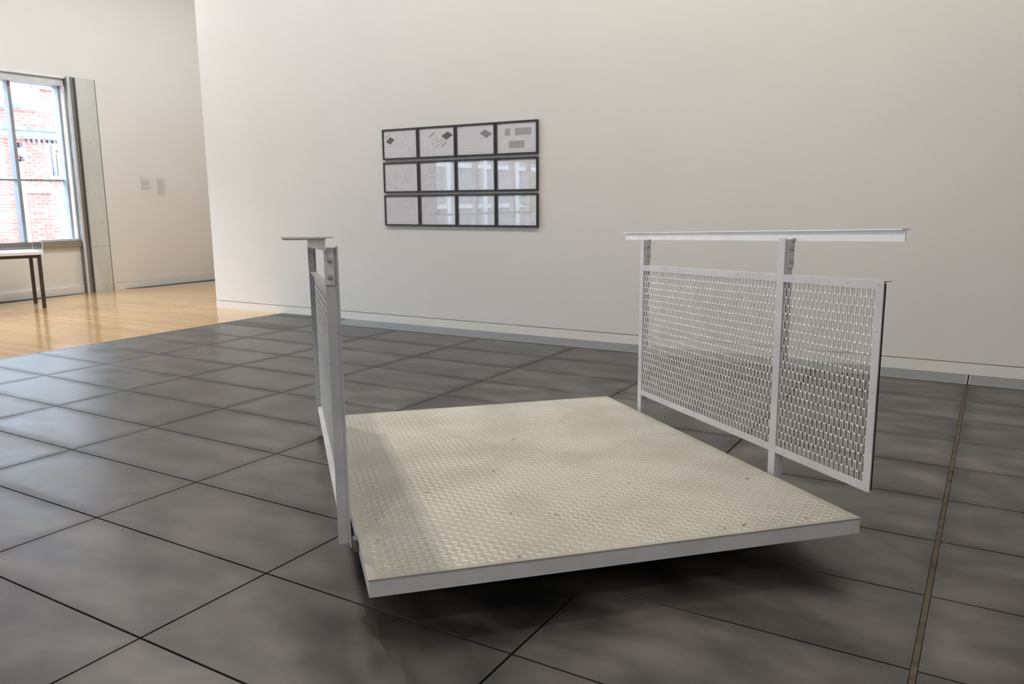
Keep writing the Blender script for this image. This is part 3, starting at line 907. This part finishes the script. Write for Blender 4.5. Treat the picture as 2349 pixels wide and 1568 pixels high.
for r, (zt, zb) in enumerate(ROWS):
    for k in range(4):
        idx = r * 4 + k
        xa = FXL + k * FP
        xb = xa + FP - 0.005
        pf = empty('picture_frame', ((xa + xb) / 2, YW, (zt + zb) / 2))
        tag(pf, 'charcoal framed drawing: ' + what[idx], 'picture', 'framed drawings on the wall')
        org = tuple(pf.location)
        t = 0.0165
        yb_, yf = YW - 0.002, YW - 0.027
        mb = MB().box(xa, xb, yf, yb_, zt - t, zt).box(xa, xb, yf, yb_, zb, zb + t).box(xa, xa + t, yf, yb_, zb + t, zt - t).box(xb - t, xb, yf, yb_, zb + t, zt - t)
        mb.build('frame', 'frame', pf, org)
        ia, ib, ja, jb = xa + t, xb - t, zb + t, zt - t
        sh = MB().box(ia, ib, YW - 0.018, yb_, ja, jb).build('drawing_sheet', 'paper', pf, org)
        X = lambda q: ia + (ib - ia) * q
        Z = lambda q: jb - (jb - ja) * q
        art = ART[idx]
        yy = YW - 0.0183
        for key, mat in (('dark', 'ink_dark'), ('mid', 'ink_mid'), ('pale', 'ink_pale'), ('soft', 'ink_pale'), ('bold', 'ink_dark'), ('line', 'ink_line')):
            shapes = list(art.get(key, []))
            if key == 'line':
                shapes += [line((.03, .955), (.97, .955), .005), line((.86, .93), (.96, .93), .008)]
            if shapes:
                m2 = MB()
                for s in shapes:
                    poly(m2, s, X, Z, 0, 0, yy)
                m2.build('printed_' + ('shape' if key in ('dark', 'mid', 'pale') else 'shading' if key == 'soft' else 'linework'), mat, sh, org)
        MB().quad([(ia, YW - 0.0225, ja), (ib, YW - 0.0225, ja), (ib, YW - 0.0225, jb), (ia, YW - 0.0225, jb)]).build('glass', 'pic_glass', pf, org)

# ------------------------------------------------------------------ wall texts beside the pillar
def wall_text(ya, yb, za, zb, rows, label):
    t = empty('wall_text', (XL, (ya + yb) / 2, (za + zb) / 2))
    tag(t, label, 'wall text', 'exhibition texts on the window wall')
    org = tuple(t.location)
    sheet = MB().box(XL + 0.0005, XL + 0.003, ya, yb, za, zb).build('text_sheet', 'label_paper', t, org)
    mb = MB()
    h = zb - za
    for f0, x0, x1 in rows:
        zz = zb - h * f0
        mb.quad([(XL + 0.0034, ya + (yb - ya) * x0, zz - 0.007), (XL + 0.0034, ya + (yb - ya) * x1, zz - 0.007), (XL + 0.0034, ya + (yb - ya) * x1, zz), (XL + 0.0034, ya + (yb - ya) * x0, zz)])
    tag(mb.build('text_lines', 'label_ink', sheet, org), kind='stuff')
ra = [(0.06, .06, .3), (0.12, .06, .55)] + [(0.22 + .036 * k, .06, .82 - .05 * ((k * 7) % 3)) for k in range(7)] + [(0.52 + .036 * k, .08, .84 - .06 * ((k * 5) % 3)) for k in range(5)]
wall_text(6.43, 6.63, 1.39, 1.68, ra, 'pale wall text sheet with heading and two short grey paragraphs')
rb = [(0.10 + .04 * k, .10, .85 - .08 * ((k * 3) % 4)) for k in range(21)]
wall_text(6.70, 6.89, 1.385, 1.67, rb, 'pale wall text sheet filled with one long grey paragraph')

# ------------------------------------------------------------------ display table with acrylic cover
A0, A1 = Vector((-8.04, 4.171, 0)), Vector((-8.622, 4.378, 0))
ew = (A1 - A0).normalized()
el = Vector((ew.y, -ew.x, 0))
if el.y > 0:
    el = -el
TW, TLN = (A1 - A0).length, 1.5
tb_ = empty('display_table', tuple(A0 + ew * TW / 2 + el * TLN / 2))
tag(tb_, 'display table with white top and slim dark steel legs below the window', 'table')
to = tuple(tb_.location)
def T(a, b, c):
    q = A0 + el * a + ew * b
    return (q.x, q.y, c)
lg = 0.02
for a in (0.0, TLN):
    for b in (0.0, TW):
        MB().box(a - lg, a + lg, b - lg, b + lg, 0.0005, 0.625, T=T).build('leg', 'table_leg', tb_, to)
MB().box(-lg, TLN + lg, -lg, lg, 0.625, 0.665, T=T).box(-lg, TLN + lg, TW - lg, TW + lg, 0.625, 0.665, T=T).box(-lg, lg, lg, TW - lg, 0.625, 0.665, T=T).box(TLN - lg, TLN + lg, lg, TW - lg, 0.625, 0.665, T=T).build('apron', 'table_leg', tb_, to)
MB().box(-0.05, TLN + 0.05, -0.05, TW + 0.05, 0.665, 0.700, T=T).build('table_top', 'table_top', tb_, to)
cov = empty('acrylic_cover', (to[0], to[1], 0.70))
tag(cov, 'clear acrylic cover resting on the white display table', 'cover')
co = tuple(cov.location)
ca_, cb_, cc_, cd_ = -0.045, TLN + 0.045, -0.045, TW + 0.045
for nm, q in (('side_panel', (ca_, ca_ + 0.005, cc_, cd_, 0.7005, 0.815)), ('side_panel', (cb_ - 0.005, cb_, cc_, cd_, 0.7005, 0.815)), ('side_panel', (ca_ + 0.006, cb_ - 0.006, cc_, cc_ + 0.005, 0.7005, 0.815)),
              ('side_panel', (ca_ + 0.006, cb_ - 0.006, cd_ - 0.005, cd_, 0.7005, 0.815)), ('top_panel', (ca_, cb_, cc_, cd_, 0.8155, 0.8205))):
    MB().box(*q, T=T).build(nm, 'acrylic', cov, co)

ed = MB()
for a in (ca_, cb_ - 0.005):
    for b in (cc_, cd_ - 0.005):
        ed.box(a - 0.001, a + 0.006, b - 0.001, b + 0.006, 0.701, 0.815, T=T)
ed.box(ca_, cb_, cc_ - 0.001, cc_ + 0.003, 0.8208, 0.8225, T=T).box(ca_, cb_, cd_ - 0.003, cd_ + 0.001, 0.8208, 0.8225, T=T).box(ca_ - 0.001, ca_ + 0.003, cc_, cd_, 0.8208, 0.8225, T=T)
ed.build('polished_edges', 'white_trim', cov, co)
